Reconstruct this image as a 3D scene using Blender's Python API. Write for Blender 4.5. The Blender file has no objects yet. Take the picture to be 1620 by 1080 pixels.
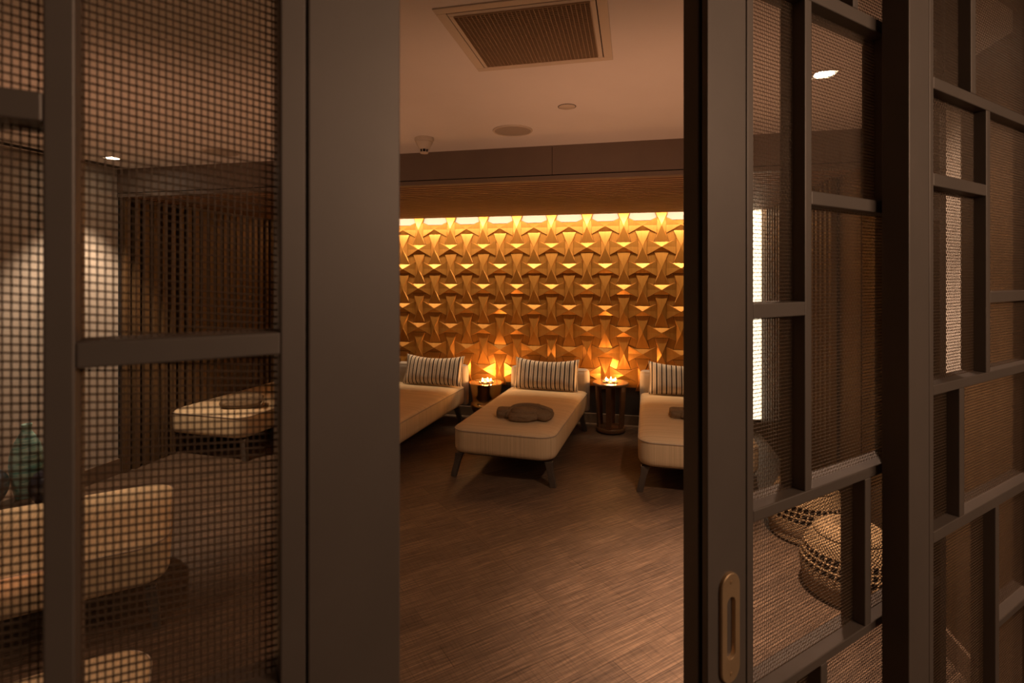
import bpy, math, random
import numpy as np
from mathutils import Vector, Matrix

random.seed(7)
S = bpy.context.scene
COL = S.collection
PI = math.pi

# ------------------------------------------------------------------ camera geometry (photo frame 1620 x 1080)
F, U0, V0, H = 840.0, 810.0, 436.0, 1.6
PHI = math.radians(12.8)
SP, CP = math.sin(PHI), math.cos(PHI)
TS = math.radians(58.85)                      # screen wall direction against the view axis
DX, DZ = math.sin(TS), math.cos(TS)


def cam_pt(u, v, zc):
    xc = (u - U0) / F * zc
    return Vector((xc * CP - zc * SP, xc * SP + zc * CP, H - (v - V0) / F * zc))


def at_z(u, v, z=0.0):
    return cam_pt(u, v, F * (H - z) / (v - V0))


def at_Y(u, v, Y):
    t = (u - U0) / F
    return cam_pt(u, v, Y / (t * SP + CP))


def at_X(u, v, X):
    t = (u - U0) / F
    return cam_pt(u, v, X / (t * CP - SP))


D2 = Vector((DX * CP - DZ * SP, DX * SP + DZ * CP, 0))      # along the screens
N2 = Vector((-DZ * CP - DX * SP, -DZ * SP + DX * CP, 0))     # into the room
ANG = math.atan2(D2.y, D2.x)


def sq(u, p):                                   # distance along the screen plane for a pixel column
    t = (u - U0) / F
    return p * (DX * t + DZ) / (DX - DZ * t)


def sz(u, v, p):                                # height on the screen plane for a pixel
    t = (u - U0) / F
    return H - (v - V0) / F * p / (DX - DZ * t)


# ------------------------------------------------------------------ mesh helpers
class MB:
    def __init__(self):
        self.v, self.f = [], []

    def add(self, verts, faces):
        o = len(self.v)
        self.v += [tuple(x) for x in verts]
        self.f += [tuple(i + o for i in f) for f in faces]
        return self

    def box(self, x0, x1, y0, y1, z0, z1, M=None):
        vs = [Vector((x, y, z)) for z in (z0, z1) for y in (y0, y1) for x in (x0, x1)]
        if M is not None:
            vs = [M @ q for q in vs]
        return self.add(vs, [(0, 2, 3, 1), (4, 5, 7, 6), (0, 1, 5, 4), (2, 6, 7, 3), (0, 4, 6, 2), (1, 3, 7, 5)])

    def rings(self, rings, cap0=True, cap1=True, closed=True):
        n = len(rings[0])
        o = len(self.v)
        for r in rings:
            self.v += [tuple(x) for x in r]
        m = n if closed else n - 1
        for i in range(len(rings) - 1):
            for j in range(m):
                a, b = o + i * n + j, o + i * n + (j + 1) % n
                self.f.append((a, b, b + n, a + n))
        if cap0:
            self.f.append(tuple(o + j for j in reversed(range(n))))
        if cap1:
            self.f.append(tuple(o + (len(rings) - 1) * n + j for j in range(n)))
        return self

    def lathe(self, prof, n=48, c=(0, 0, 0), cap0=True, cap1=True):
        rs = [[(c[0] + r * math.cos(2 * PI * k / n), c[1] + r * math.sin(2 * PI * k / n), c[2] + z) for k in range(n)] for r, z in prof]
        return self.rings(rs, cap0, cap1)

    def tube(self, pts, r, n=8, closed=False, flat=1.0):
        pts = [Vector(p) for p in pts]
        rs = []
        up = Vector((0, 0, 1))
        m = len(pts)
        for i, p in enumerate(pts):
            if closed:
                t = pts[(i + 1) % m] - pts[i - 1]
            else:
                t = pts[min(i + 1, m - 1)] - pts[max(i - 1, 0)]
            t.normalize()
            a = t.cross(up)
            if a.length < 1e-4:
                a = t.cross(Vector((0, 1, 0)))
            a.normalize()
            b = a.cross(t)
            rr = r[i] if isinstance(r, (list, tuple)) else r
            rs.append([p + a * math.cos(2 * PI * k / n) * rr + b * math.sin(2 * PI * k / n) * rr * flat for k in range(n)])
        if closed:
            rs.append(rs[0])
            return self.rings(rs, False, False)
        return self.rings(rs)

    def build(self, name, mat, parent=None, smooth=0, bevel=0, seg=2, loc=None, rot=None):
        me = bpy.data.meshes.new(name)
        me.from_pydata(self.v, [], self.f)
        me.update()
        o = bpy.data.objects.new(name, me)
        COL.objects.link(o)
        if mat:
            me.materials.append(mat)
        if smooth:
            me.polygons.foreach_set('use_smooth', [True] * len(me.polygons))
            me.set_sharp_from_angle(angle=math.radians(smooth))
        if bevel:
            b = o.modifiers.new('bevel', 'BEVEL')
            b.width, b.segments, b.limit_method = bevel, seg, 'ANGLE'
            b.angle_limit = math.radians(40)
        if parent:
            o.parent = parent
        if loc:
            o.location = loc
        if rot is not None:
            o.rotation_euler = (0, 0, rot)
        return o


def empty(name, loc=(0, 0, 0), rz=0.0):
    o = bpy.data.objects.new(name, None)
    COL.objects.link(o)
    o.location = loc
    o.rotation_euler = (0, 0, rz)
    o.empty_display_size = .1
    return o


def tag(o, label=None, cat=None, group=None, kind=None):
    if label:
        o['label'] = label
    if cat:
        o['category'] = cat
    if group:
        o['group'] = group
    if kind:
        o['kind'] = kind
    return o


def kids(o):
    return [c for c in bpy.data.objects if c.parent == o]


def copy_tree(o, parent=None):
    c = o.copy()
    COL.objects.link(c)
    c.parent = parent
    for ch in kids(o):
        copy_tree(ch, c)
    return c


def rrect(hx, hy, r, inset, z, n=8, cx=0, cy=0, r2=None):
    """rounded rectangle ring; r for the foot (-y) corners, r2 for the head (+y) corners"""
    r2 = r if r2 is None else r2
    out = []
    for (sx, sy, a0, rr) in ((1, 1, 0, r2), (-1, 1, PI / 2, r2), (-1, -1, PI, r), (1, -1, 1.5 * PI, r)):
        rc = max(rr - inset, .004)
        x, y = sx * (hx - inset - rc), sy * (hy - inset - rc)
        for k in range(n + 1):
            a = a0 + PI / 2 * k / n
            out.append((cx + x + rc * math.cos(a), cy + y + rc * math.sin(a), z))
    return out


# ------------------------------------------------------------------ materials
def mat(name, col=(.5, .5, .5), rough=.6, metal=0.0, spec=.5, emit=None, estr=0):
    m = bpy.data.materials.new(name)
    m.use_nodes = True
    b = m.node_tree.nodes['Principled BSDF']
    b.inputs['Base Color'].default_value = (*col, 1)
    b.inputs['Roughness'].default_value = rough
    b.inputs['Metallic'].default_value = metal
    b.inputs['Specular IOR Level'].default_value = spec
    if emit:
        b.inputs['Emission Color'].default_value = (*emit, 1)
        b.inputs['Emission Strength'].default_value = estr
    return m


class NT:
    def __init__(self, m):
        self.t = m.node_tree
        self.b = self.t.nodes['Principled BSDF']

    def n(self, typ, **kw):
        x = self.t.nodes.new(typ)
        for k, v in kw.items():
            if k.startswith('i_'):
                x.inputs[k[2:].replace('_', ' ')].default_value = v
            else:
                setattr(x, k, v)
        return x

    def l(self, a, b):
        self.t.links.new(a, b)

    def coord(self, scale=(1, 1, 1), rot=(0, 0, 0), kind='Object'):
        c = self.n('ShaderNodeTexCoord')
        m = self.n('ShaderNodeMapping')
        m.inputs['Scale'].default_value = scale
        m.inputs['Rotation'].default_value = rot
        self.l(c.outputs[kind], m.inputs['Vector'])
        return m.outputs['Vector']

    def noise(self, vec, scale=1, detail=4, rough=.6):
        x = self.n('ShaderNodeTexNoise')
        x.inputs['Scale'].default_value = scale
        x.inputs['Detail'].default_value = detail
        x.inputs['Roughness'].default_value = rough
        self.l(vec, x.inputs['Vector'])
        return x.outputs['Fac']

    def ramp(self, fac, stops, interp='LINEAR'):
        r = self.n('ShaderNodeValToRGB')
        r.color_ramp.interpolation = interp
        e = r.color_ramp.elements
        while len(e) < len(stops):
            e.new(.5)
        for el, (p, c) in zip(e, stops):
            el.position = p
            el.color = (*c, 1)
        self.l(fac, r.inputs['Fac'])
        return r.outputs['Color']

    def mix(self, fac, a, b, mode='MIX'):
        x = self.n('ShaderNodeMix', data_type='RGBA', blend_type=mode)
        for sock, val in ((x.inputs[0], fac), (x.inputs[6], a), (x.inputs[7], b)):
            if isinstance(val, (int, float)):
                sock.default_value = val
            elif isinstance(val, tuple):
                sock.default_value = (*val, 1)
            else:
                self.l(val, sock)
        return x.outputs[2]

    def math(self, op, a, b=None):
        x = self.n('ShaderNodeMath', operation=op)
        for i, v in enumerate((a, b)):
            if v is None:
                continue
            if isinstance(v, (int, float)):
                x.inputs[i].default_value = v
            else:
                self.l(v, x.inputs[i])
        return x.outputs[0]

    def bump(self, h, strength=.2, dist=.002):
        x = self.n('ShaderNodeBump')
        x.inputs['Strength'].default_value = strength
        x.inputs['Distance'].default_value = dist
        self.l(h, x.inputs['Height'])
        self.l(x.outputs['Normal'], self.b.inputs['Normal'])

    def col(self, c):
        self.l(c, self.b.inputs['Base Color'])


def noisy(name, c1, c2, scale, rough=.6, metal=0.0, stretch=(1, 1, 1), bump=0, spec=.5, dist=.002, detail=4):
    m = mat(name, c1, rough, metal, spec)
    t = NT(m)
    f = t.noise(t.coord(stretch), scale, detail)
    t.col(t.ramp(f, [(.3, c1), (.7, c2)]))
    if bump:
        t.bump(f, bump, dist)
    return m


M_FRAME = noisy('bronze_paint', (.125, .098, .080), (.145, .113, .092), 6, rough=.5, metal=.35)
M_WIRE = mat('bronze_wire', (.11, .070, .043), rough=.42, metal=.5)
M_BRASS_OLD = noisy('aged_brass', (.46, .30, .165), (.54, .36, .20), 20, rough=.42, metal=.6)
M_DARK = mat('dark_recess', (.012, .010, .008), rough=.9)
M_CEIL = noisy('ceiling_plaster', (.80, .76, .72), (.83, .79, .75), 3, rough=.9)
M_PLASTER = noisy('beige_plaster', (.38, .33, .275), (.41, .36, .30), 40, rough=.85, bump=.06)
M_WHITE = mat('pale_plaster', (.40, .36, .335), rough=.85)
M_BEAM = noisy('beam_panel', (.16, .12, .095), (.18, .135, .105), 4, rough=.55)
M_SLAT = noisy('slat_wood', (.22, .125, .07), (.30, .172, .10), 3, rough=.5, stretch=(1, 8, 8))
M_SLATV = noisy('slat_wood_upright', (.075, .042, .017), (.115, .065, .027), 3, rough=.5, stretch=(8, 8, 1))
M_SKIRT = noisy('skirting_wood', (.13, .085, .055), (.17, .11, .07), 5, rough=.4)
M_LOWPANEL = mat('low_panel', (.030, .020, .014), rough=.6)
M_LEG = noisy('leg_wood', (.055, .042, .032), (.075, .057, .043), 12, rough=.4, stretch=(6, 6, 1))
M_WALNUT = noisy('walnut', (.105, .050, .021), (.165, .082, .035), 4, rough=.28, stretch=(2, 14, 2))
M_BRASS = noisy('polished_brass', (.72, .47, .18), (.80, .53, .21), 5, rough=.16, metal=1.0)
M_GLASS_TOP = mat('bronze_glass', (.35, .18, .06), rough=.06, metal=.35, spec=.9)
M_WAX = mat('wax', (.85, .75, .6), rough=.5)
M_FLAME = mat('flame', (1, .6, .2), emit=(1.0, .50, .16), estr=120)
M_LAMP = mat('lamp_lens', (1, 1, 1), emit=(1.0, .80, .58), estr=60)
M_DIFF = mat('light_diffuser', (.9, .85, .75), emit=(1.0, .80, .54), estr=3.0)
M_PLASTIC = mat('cream_plastic', (.62, .55, .46), rough=.45)
M_GRILLE = mat('speaker_grille', (.42, .36, .30), rough=.7)
M_VENT = mat('vent_blade', (.50, .37, .24), rough=.6)
M_DUCT = mat('duct_inside', (.075, .055, .036), rough=.9)
M_CUP = mat('glass_dish', (.75, .55, .32), rough=.1, metal=.3)


def make_floor_mat():
    m = mat('plank_floor', (.1, .07, .05), rough=.5, spec=.3)
    t = NT(m)
    v = t.coord((1, 1, 1), (0, 0, -ANG))
    br = t.n('ShaderNodeTexBrick')
    br.offset = .37
    br.inputs['Scale'].default_value = 1.0
    br.inputs['Brick Width'].default_value = .92
    br.inputs['Row Height'].default_value = .152
    br.inputs['Mortar Size'].default_value = .0012
    br.inputs['Color1'].default_value = (.0, .0, .0, 1)
    br.inputs['Color2'].default_value = (1, 1, 1, 1)
    br.inputs['Mortar'].default_value = (.35, .35, .35, 1)
    t.l(v, br.inputs['Vector'])
    bw = br.outputs['Color']
    v2 = t.coord((2.2, 95, 1), (0, 0, 0))
    # streaks along the planks: rotate first, then stretch
    mp = t.n('ShaderNodeMapping')
    mp.inputs['Scale'].default_value = (4.0, 105, 1)
    t.l(v, mp.inputs['Vector'])
    s1 = t.noise(mp.outputs['Vector'], 1, 5, .65)
    mp2 = t.n('ShaderNodeMapping')
    mp2.inputs['Scale'].default_value = (12.0, 300, 1)
    t.l(v, mp2.inputs['Vector'])
    s2 = t.noise(mp2.outputs['Vector'], 1, 3, .6)
    mp3 = t.n('ShaderNodeMapping')
    mp3.inputs['Scale'].default_value = (160, 7, 1)
    t.l(v, mp3.inputs['Vector'])
    s3 = t.noise(mp3.outputs['Vector'], 1, 3, .6)
    c1 = t.ramp(s1, [(.33, (.042, .027, .018)), (.50, (.098, .063, .041)), (.68, (.215, .138, .086))])
    c2 = t.mix(t.math('MULTIPLY', t.math('SUBTRACT', s2, .3), .9), c1, (.165, .105, .064))
    dk = t.ramp(s3, [(.48, (1, 1, 1)), (.66, (.62, .60, .60))])
    c3 = t.mix(.7, c2, dk, 'MULTIPLY')
    pl = t.ramp(bw, [(0, (.80, .80, .82)), (1, (1.14, 1.12, 1.08))])
    c4 = t.mix(1.0, c3, pl, 'MULTIPLY')
    seam = t.ramp(br.outputs['Fac'], [(0, (1, 1, 1)), (1, (.45, .42, .4))])
    c5 = t.mix(1.0, c4, seam, 'MULTIPLY')
    t.col(c5)
    t.l(t.math('ADD', t.math('MULTIPLY', s2, -.2), .62), t.b.inputs['Roughness'])
    t.bump(s1, .25, .0015)
    return m


def make_gold_mat():
    m = mat('gold_relief', (.62, .33, .09), rough=.37, metal=.6, spec=.5)
    t = NT(m)
    f = t.noise(t.coord((40, 1, 3)), 3, 4)
    t.col(t.ramp(f, [(.3, (.55, .245, .045)), (.7, (.64, .30, .065))]))
    t.bump(f, .08, .001)
    return m


def make_fabric(name, base, dark):
    m = mat(name, base, rough=.9, spec=.15)
    t = NT(m)
    g = t.n('ShaderNodeTexCoord')
    my = t.n('ShaderNodeMapping')
    my.inputs['Scale'].default_value = (1.2, 95, .6)
    t.l(g.outputs['Object'], my.inputs['Vector'])
    fy = t.noise(my.outputs['Vector'], 1, 3, .7)
    mx = t.n('ShaderNodeMapping')
    mx.inputs['Scale'].default_value = (130, .6, 1.0)
    t.l(g.outputs['Object'], mx.inputs['Vector'])
    fx = t.noise(mx.outputs['Vector'], 1, 3, .7)
    sep = t.n('ShaderNodeSeparateXYZ')
    t.l(g.outputs['Normal'], sep.inputs[0])
    ny = t.math('GREATER_THAN', t.math('ABSOLUTE', sep.outputs['Y']), .7)
    f = t.math('ADD', t.math('MULTIPLY', fy, t.math('SUBTRACT', 1.0, ny)), t.math('MULTIPLY', fx, ny))
    t.col(t.ramp(f, [(.32, dark), (.58, base)]))
    t.bump(f, .25, .0015)
    return m


def make_stripe():
    m = mat('striped_cloth', (.6, .5, .4), rough=.9, spec=.1)
    t = NT(m)
    g = t.n('ShaderNodeTexCoord')
    sep = t.n('ShaderNodeSeparateXYZ')
    t.l(g.outputs['Object'], sep.inputs[0])
    fr = t.math('FRACT', t.math('ADD', t.math('MULTIPLY', sep.outputs['X'], 1 / .094), 10.3))
    cr, tn, bk, br, gy = (.78, .65, .49), (.42, .31, .21), (.02, .018, .02), (.07, .045, .035), (.26, .21, .18)
    t.col(t.ramp(fr, [(0, bk), (.095, cr), (.20, tn), (.27, cr), (.40, gy), (.44, bk), (.545, tn), (.61, cr), (.74, br), (.79, cr), (.90, gy), (.955, tn)], 'CONSTANT'))
    f = t.noise(t.coord((1, 1, 1)), 14, 4)
    t.bump(f, .35, .01)
    return m


def make_terry(name, c1, c2):
    m = mat(name, c1, rough=1.0, spec=.05)
    t = NT(m)
    f = t.noise(t.coord((1, 1, 1)), 170, 3)
    t.col(t.ramp(f, [(.3, c1), (.7, c2)]))
    g = t.noise(t.coord((.6, 3.0, 2.4)), 9, 2)
    t.bump(t.math('ADD', t.math('MULTIPLY', f, .10), g), .8, .028)
    return m


def make_ceramic(name, stops, zscale=26):
    m = mat(name, (.1, .3, .3), rough=.28, spec=.5)
    t = NT(m)
    f = t.noise(t.coord((2.2, 2.2, zscale)), 1.6, 5, .65)
    t.col(t.ramp(f, stops))
    t.bump(f, .15, .002)
    return m


def make_wicker(name, c1, c2):
    m = mat(name, c1, rough=.75, spec=.25)
    t = NT(m)
    g = t.n('ShaderNodeTexCoord')
    sep = t.n('ShaderNodeSeparateXYZ')
    t.l(g.outputs['Object'], sep.inputs[0])
    ang = t.math('ARCTAN2', sep.outputs['Y'], sep.outputs['X'])
    a = t.math('SINE', t.math('MULTIPLY', ang, 66.0))
    zz = t.math('SINE', t.math('MULTIPLY', sep.outputs['Z'], 2 * PI / .014))
    w = t.math('ADD', t.math('MULTIPLY', t.math('MULTIPLY', a, zz), .5), .5)
    nz = t.noise(t.coord((1, 1, 1)), 30, 3)
    t.col(t.mix(t.math('MULTIPLY', nz, .6), t.ramp(w, [(.1, c1), (.75, c2)]), c1))
    t.bump(w, 1.0, .006)
    return m


M_FLOOR = make_floor_mat()
M_GOLD = make_gold_mat()
M_FABRIC = make_fabric('ribbed_linen', (.63, .475, .29), (.50, .375, .225))
M_BACKFAB = make_fabric('grey_linen', (.40, .335, .27), (.34, .28, .225))
M_PIPING = mat('linen_piping', (.42, .33, .24), rough=.9)
M_STRIPE = make_stripe()
M_ROBE = make_terry('terry_towelling', (.185, .128, .075), (.27, .19, .115))
M_TEAL = make_ceramic('teal_glaze', [(.25, (.06, .13, .12)), (.40, (.13, .33, .30)), (.50, (.30, .42, .36)), (.58, (.10, .25, .23)), (.72, (.46, .48, .38))])
M_BLUE = make_ceramic('blue_glaze', [(.30, (.035, .05, .075)), (.50, (.10, .13, .16)), (.72, (.26, .30, .32))])
M_INK = make_ceramic('ink_glaze', [(.30, (.012, .012, .020)), (.70, (.035, .032, .045))])
M_WICKER = make_wicker('wicker', (.16, .095, .045), (.46, .31, .16))
M_WICKER2 = make_wicker('wicker_lid', (.20, .125, .06), (.54, .37, .19))
M_CORR = noisy('corridor_wall', (.22, .17, .13), (.25, .19, .15), 3, rough=.8)

# ------------------------------------------------------------------ room shell
YB = 5.85                                            # back wall
YSB = 5.52                                           # rear edge of the soffit
zs_pt = at_Y(856, 340.4, YSB)
ZS = zs_pt.z                                         # underside of the slatted soffit
zc_front = (ZS - H) * F / (V0 - 284.0)
YF = cam_pt(856, 284, zc_front).y                    # front of the soffit / face of the beam
ZBB = at_Y(856, 277.6, YF).z
ZC = at_Y(856, 231.0, YF).z                          # ceiling
zcl = (ZC - H) * F / (V0 - 277.0)
XL = at_Y(185, 277, YF).x                         # left wall
XR = at_Y(1208, 436, YB).x                           # right wall
print('ZS', ZS, 'YF', YF, 'ZC', ZC, 'XL', XL, 'XR', XR)


def wall(name, mb, m, **k):
    o = mb.build(name, m, **k)
    o['kind'] = 'structure'
    return o


wall('floor', MB().box(-6.5, 3.6, -3.2, YB + .2, -.1, 0), M_FLOOR)
wall('ceiling', MB().box(-6.5, 3.6, -3.2, YB + .2, ZC, ZC + .12), M_CEIL)

# back wall: plaster sheet, dark low panel, gold relief
wb = wall('wall_back', MB().box(XL - .15, XR + .15, YB, YB + .12, 0, ZC), M_WHITE)
MB().box(XL, XR, YB - .012, YB, 0, .40).build('low_panel', M_LOWPANEL, wb)
XG1 = XR - .16                                       # the relief stops short of a lit strip by the corner
PX, PZ = .3917 / 2, .2284
X0R, Z0R = at_Y(817.1, 436, YB - .04).x, at_Y(815, 392.5, YB - .05).z
rel = MB()
jnt = MB()


def h_tile(cx, cz):
    W, E, a, hw = .1475, .083, .080, .053
    P = {'TL': (-W, E, .013), 'TR': (W, E, .013), 'BL': (-W, -E, .013), 'BR': (W, -E, .013),
         'ML': (-W, 0, .007), 'MR': (W, 0, .007), 't1': (-a, hw, .003), 't2': (a, hw, .003), 'b1': (-a, -hw, .004), 'b2': (a, -hw, .004), 'C': (0, 0, .037)}
    F_ = [('TL', 'C', 't1'), ('t1', 'C', 't2'), ('t2', 'C', 'TR'), ('TR', 'C', 'MR'), ('MR', 'C', 'BR'), ('BR', 'C', 'b2'),
          ('b2', 'C', 'b1'), ('b1', 'C', 'BL'), ('BL', 'C', 'ML'), ('ML', 'C', 'TL')]
    loop = ['TL', 't1', 't2', 'TR', 'MR', 'BR', 'b2', 'b1', 'BL', 'ML']
    put(P, F_, loop, cx, cz)


def v_tile(cx, cz):
    Vh, E, w, b = .172, .074, .0465, .084
    P = {'TL': (-E, Vh, .007), 'TR': (E, Vh, .007), 'BL': (-E, -Vh, .005), 'BR': (E, -Vh, .005),
         'T': (0, Vh, .003), 'B': (0, -Vh, .002), 'l1': (-w, b, .008), 'l2': (-w, -b, .008), 'r1': (w, b, .008), 'r2': (w, -b, .008), 'C': (0, 0, .037)}
    F_ = [('TL', 'C', 'T'), ('T', 'C', 'TR'), ('TR', 'C', 'r1'), ('r1', 'C', 'r2'), ('r2', 'C', 'BR'), ('BR', 'C', 'B'),
          ('B', 'C', 'BL'), ('BL', 'C', 'l2'), ('l2', 'C', 'l1'), ('l1', 'C', 'TL')]
    loop = ['TL', 'T', 'TR', 'r1', 'r2', 'BR', 'B', 'BL', 'l2', 'l1']
    put(P, F_, loop, cx, cz)


def put(P, faces, loop, cx, cz):
    names = list(P)
    idx = {k: i for i, k in enumerate(names)}
    vs = [(cx + P[k][0], YB - .008 - P[k][2], cz + P[k][1]) for k in names]
    base = len(vs)
    vs += [(cx + P[k][0], YB - .004, cz + P[k][1]) for k in loop]
    fs = [tuple(idx[k] for k in f) for f in faces]
    n = len(loop)
    for i in range(n):
        j = (i + 1) % n
        fs.append((idx[loop[i]], idx[loop[j]], base + j, base + i))
    rel.add(vs, fs)
    wx = max(abs(P[k][0]) for k in loop)
    wz = max(abs(P[k][1]) for k in loop)
    a = [(cx + P[k][0], YB - .0104, cz + P[k][1]) for k in loop]
    b = [(cx + P[k][0] * (1 + .0055 / wx), YB - .0104, cz + P[k][1] * (1 + .0055 / wz)) for k in loop]
    jnt.add(a + b, [(i, (i + 1) % n, n + (i + 1) % n, n + i) for i in range(n)])


ncol0 = math.floor((XL - X0R) / PX) + 1
ncol1 = math.floor((XG1 - X0R) / PX)
for i in range(ncol0, ncol1 + 1):
    for j in range(-6, 3):
        x, z = X0R + i * PX, Z0R + j * PZ
        if x < XL + .08 or x > XG1 - .08:
            continue
        if (i + j) % 2 == 0:
            if j < 2:
                h_tile(x, z)
        else:
            if j == 2:
                continue
            v_tile(x, z)
rel.box(XL, XG1, YB - .010, YB - .002, .37, Z0R + PZ + .01)
rel.build('gold_relief', M_GOLD, wb)
jnt.build('relief_joints', M_DARK, wb)
wall('baseboard_back', MB().box(XL, XR, YB - .028, YB - .012, 0, .105), M_SKIRT, bevel=.003)

# left and right walls with upright slats inside the alcove
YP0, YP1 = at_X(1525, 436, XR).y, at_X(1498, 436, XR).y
wl = wall('wall_left', MB().box(XL - .12, XL, -3.2, YB, 0, ZC), M_PLASTER)
wr = wall('wall_right', MB().box(XR, XR + .12, 1.2, YB, 0, ZC), M_SLATV)
for (w, x0, sgn, nm) in ((wl, XL, 1, 'left'), (wr, XR, -1, 'right')):
    YS0 = YF + .03 if sgn > 0 else at_X(1327, 436, XR).y
    back = MB().box(min(x0, x0 + sgn * .012), max(x0, x0 + sgn * .012), YS0 - .02, YB - .03, 0, ZS + .12)
    back.build('slat_backing', M_DARK, w)
    sl = MB()
    y = YS0
    k = 0
    while y < YB - .07:
        xa, xb = x0 + sgn * .010, x0 + sgn * .045
        sl.box(min(xa, xb), max(xa, xb), y, y + .050, 0.0, ZS + .10)
        y += .089
    sl.build('upright_slats', M_SLATV, w, bevel=.002, seg=1)
MB().box(XR - .006, XR, YP0, YP1, .62, ZC).build('downlight_scallop', M_PLASTER, wr)  # paler strip painting the downlight's scallop into the wall colour
MB().box(XR - .004, XR, YF - .004, YF - .001, 0, ZC).build('panel_joint', M_DARK, wr)
wall('baseboard_left', MB().box(XL, XL + .016, -3.0, YF + .02, 0, .125), M_SKIRT, bevel=.003)
wall('baseboard_right', MB().box(XR - .016, XR, 1.9, YF + .02, 0, .105), M_SKIRT, bevel=.003)

# beam and slatted soffit over the loungers
bm = wall('trim_1', MB().box(XL, at_Y(873.6, 250, YF).x - .0015, YF, YF + .10, ZBB + .004, ZC)
          .box(at_Y(873.6, 250, YF).x + .0015, XR, YF, YF + .10, ZBB + .004, ZC), M_BEAM)
MB().box(XL, XR, YF + .006, YF + .10, ZBB - .002, ZC - .01).build('joint_backing', M_DARK, bm)
MB().box(XL, XR, YF - .001, YF + .06, ZS - .004, ZBB - .003).build('edge_strip', M_BEAM, bm)
so = MB()
y = YF + .062
while y < YSB - .03:
    so.box(XL, XR, y, y + .046, ZS, ZS + .05)
    y += .0815
sof = wall('trim_2', so, M_SLAT, bevel=.002, seg=1)
MB().box(XL, XR, YF + .06, YSB - .04, ZS + .11, ZS + .125).build('soffit_backing', M_DARK, sof)
MB().box(XL, XR, YSB - .04, YSB - .02, ZS + .05, ZS + .125).build('cove_lip', M_DARK, sof)

# corridor side, behind the camera
wall('wall_corridor', MB().box(-6.5, 3.6, -3.3, -3.2, 0, ZC), M_CORR)

# ------------------------------------------------------------------ lattice screens and sliding doors
PD = .505          # front face of the sliding doors
PFX = .450         # front face of the fixed lattice screen
TH = .045


def wire_mesh(name, parent, s0, s1, z0, z1, y, skew=0.0, pv=.00505, ph=.00625, rv=.00058, rh=.00070):
    """woven wire infill: straight cross wires, upright wires crimped over and under them"""
    verts, quads = [], []
    off = 0
    # cross wires
    ns = 5
    zz = np.arange(z0 - abs(skew) * (s1 - s0), z1 + abs(skew) * (s1 - s0), ph)
    a = np.array([(math.cos(PI / 3 * k), math.sin(PI / 3 * k)) for k in range(6)]) * rh
    for z in zz:
        za, zb = z, z + skew * (s1 - s0)
        if min(za, zb) < z0 or max(za, zb) > z1:
            pass
        ring = np.zeros((2, 6, 3))
        ring[0, :, 0], ring[1, :, 0] = s0, s1
        ring[0, :, 1] = ring[1, :, 1] = y + a[:, 0]
        ring[0, :, 2] = za + a[:, 1]
        ring[1, :, 2] = zb + a[:, 1]
        verts.append(ring.reshape(-1, 3))
        for k in range(6):
            quads.append((off + k, off + (k + 1) % 6, off + 6 + (k + 1) % 6, off + 6 + k))
        off += 12
    q1 = np.array(quads, dtype=np.int32)
    # upright wires
    nz = int((z1 - z0) / ph)
    pts = z0 + np.arange(nz + 1) * ph
    b = np.array([(1, 0), (0, 1), (-1, 0), (0, -1)], dtype=float) * rv
    n_up = int((s1 - s0) / pv)
    q2 = []
    base = np.arange(nz)[:, None] * 4 + np.arange(4)[None, :]
    nxt = np.arange(nz)[:, None] * 4 + (np.arange(4)[None, :] + 1) % 4
    tpl = np.stack([base, nxt, nxt + 4, base + 4], axis=-1).reshape(-1, 4)
    for i in range(n_up):
        s = s0 + (i + .5) * pv
        ring = np.zeros((nz + 1, 4, 3))
        amp = .0005 * ((np.arange(nz + 1) + i) % 2 * 2 - 1)
        ring[:, :, 0] = s + b[None, :, 0]
        ring[:, :, 1] = y + amp[:, None] + b[None, :, 1]
        ring[:, :, 2] = (pts + skew * (s - s0))[:, None]
        verts.append(ring.reshape(-1, 3))
        q2.append(tpl + off)
        off += (nz + 1) * 4
    V = np.concatenate(verts)
    Q = np.concatenate([q1] + q2)
    V[:, 2] = np.clip(V[:, 2], z0, z1)
    me = bpy.data.meshes.new(name)
    me.vertices.add(len(V))
    me.vertices.foreach_set('co', V.astype(np.float32).ravel())
    me.loops.add(len(Q) * 4)
    me.loops.foreach_set('vertex_index', Q.astype(np.int32).ravel())
    me.polygons.add(len(Q))
    me.polygons.foreach_set('loop_start', np.arange(0, len(Q) * 4, 4, dtype=np.int32))
    me.polygons.foreach_set('use_smooth', np.ones(len(Q), dtype=bool))
    me.update(calc_edges=True)
    me.materials.append(M_WIRE)
    o = bpy.data.objects.new(name, me)
    COL.objects.link(o)
    o.parent = parent
    return o


def bar(parent, name, s0, s1, z0, z1, y0=0.0, y1=TH, m=None, bevel=.0016):
    return MB().box(min(s0, s1), max(s0, s1), y0, y1, z0, z1).build(name, m or M_FRAME, parent, bevel=bevel)


def screen_empty(name, p):
    o = empty(name, tuple(N2 * p), ANG)
    o['kind'] = 'structure'
    return o


ZT = ZC - .09                                        # underside of the head track
# --- right-hand sliding door
d1 = screen_empty('door_1', PD)
tag(d1, 'open sliding lattice door with a flush pull handle, woven baskets behind its mesh', 'sliding door')
sA = sq(1120, PD)
sB, sC = sq(1180.4, PD), sq(1182.2, PD)
sD = sq(1192.4, PD)


def leading_stile(par, a, b):
    """a = leading edge, b = inner end; grooved edge"""
    sg = 1 if b > a else -1
    mb = MB().box(min(a, b), max(a, b), 0, .0105, .012, ZT).box(min(a, b), max(a, b), .0165, TH, .012, ZT)
    o = mb.build('leading_stile', M_FRAME, par, bevel=.0016)
    MB().box(min(a + sg * .012, b), max(a + sg * .012, b), .0100, .0170, .012, ZT).build('edge_groove', M_DARK, o)
    return o


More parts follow.
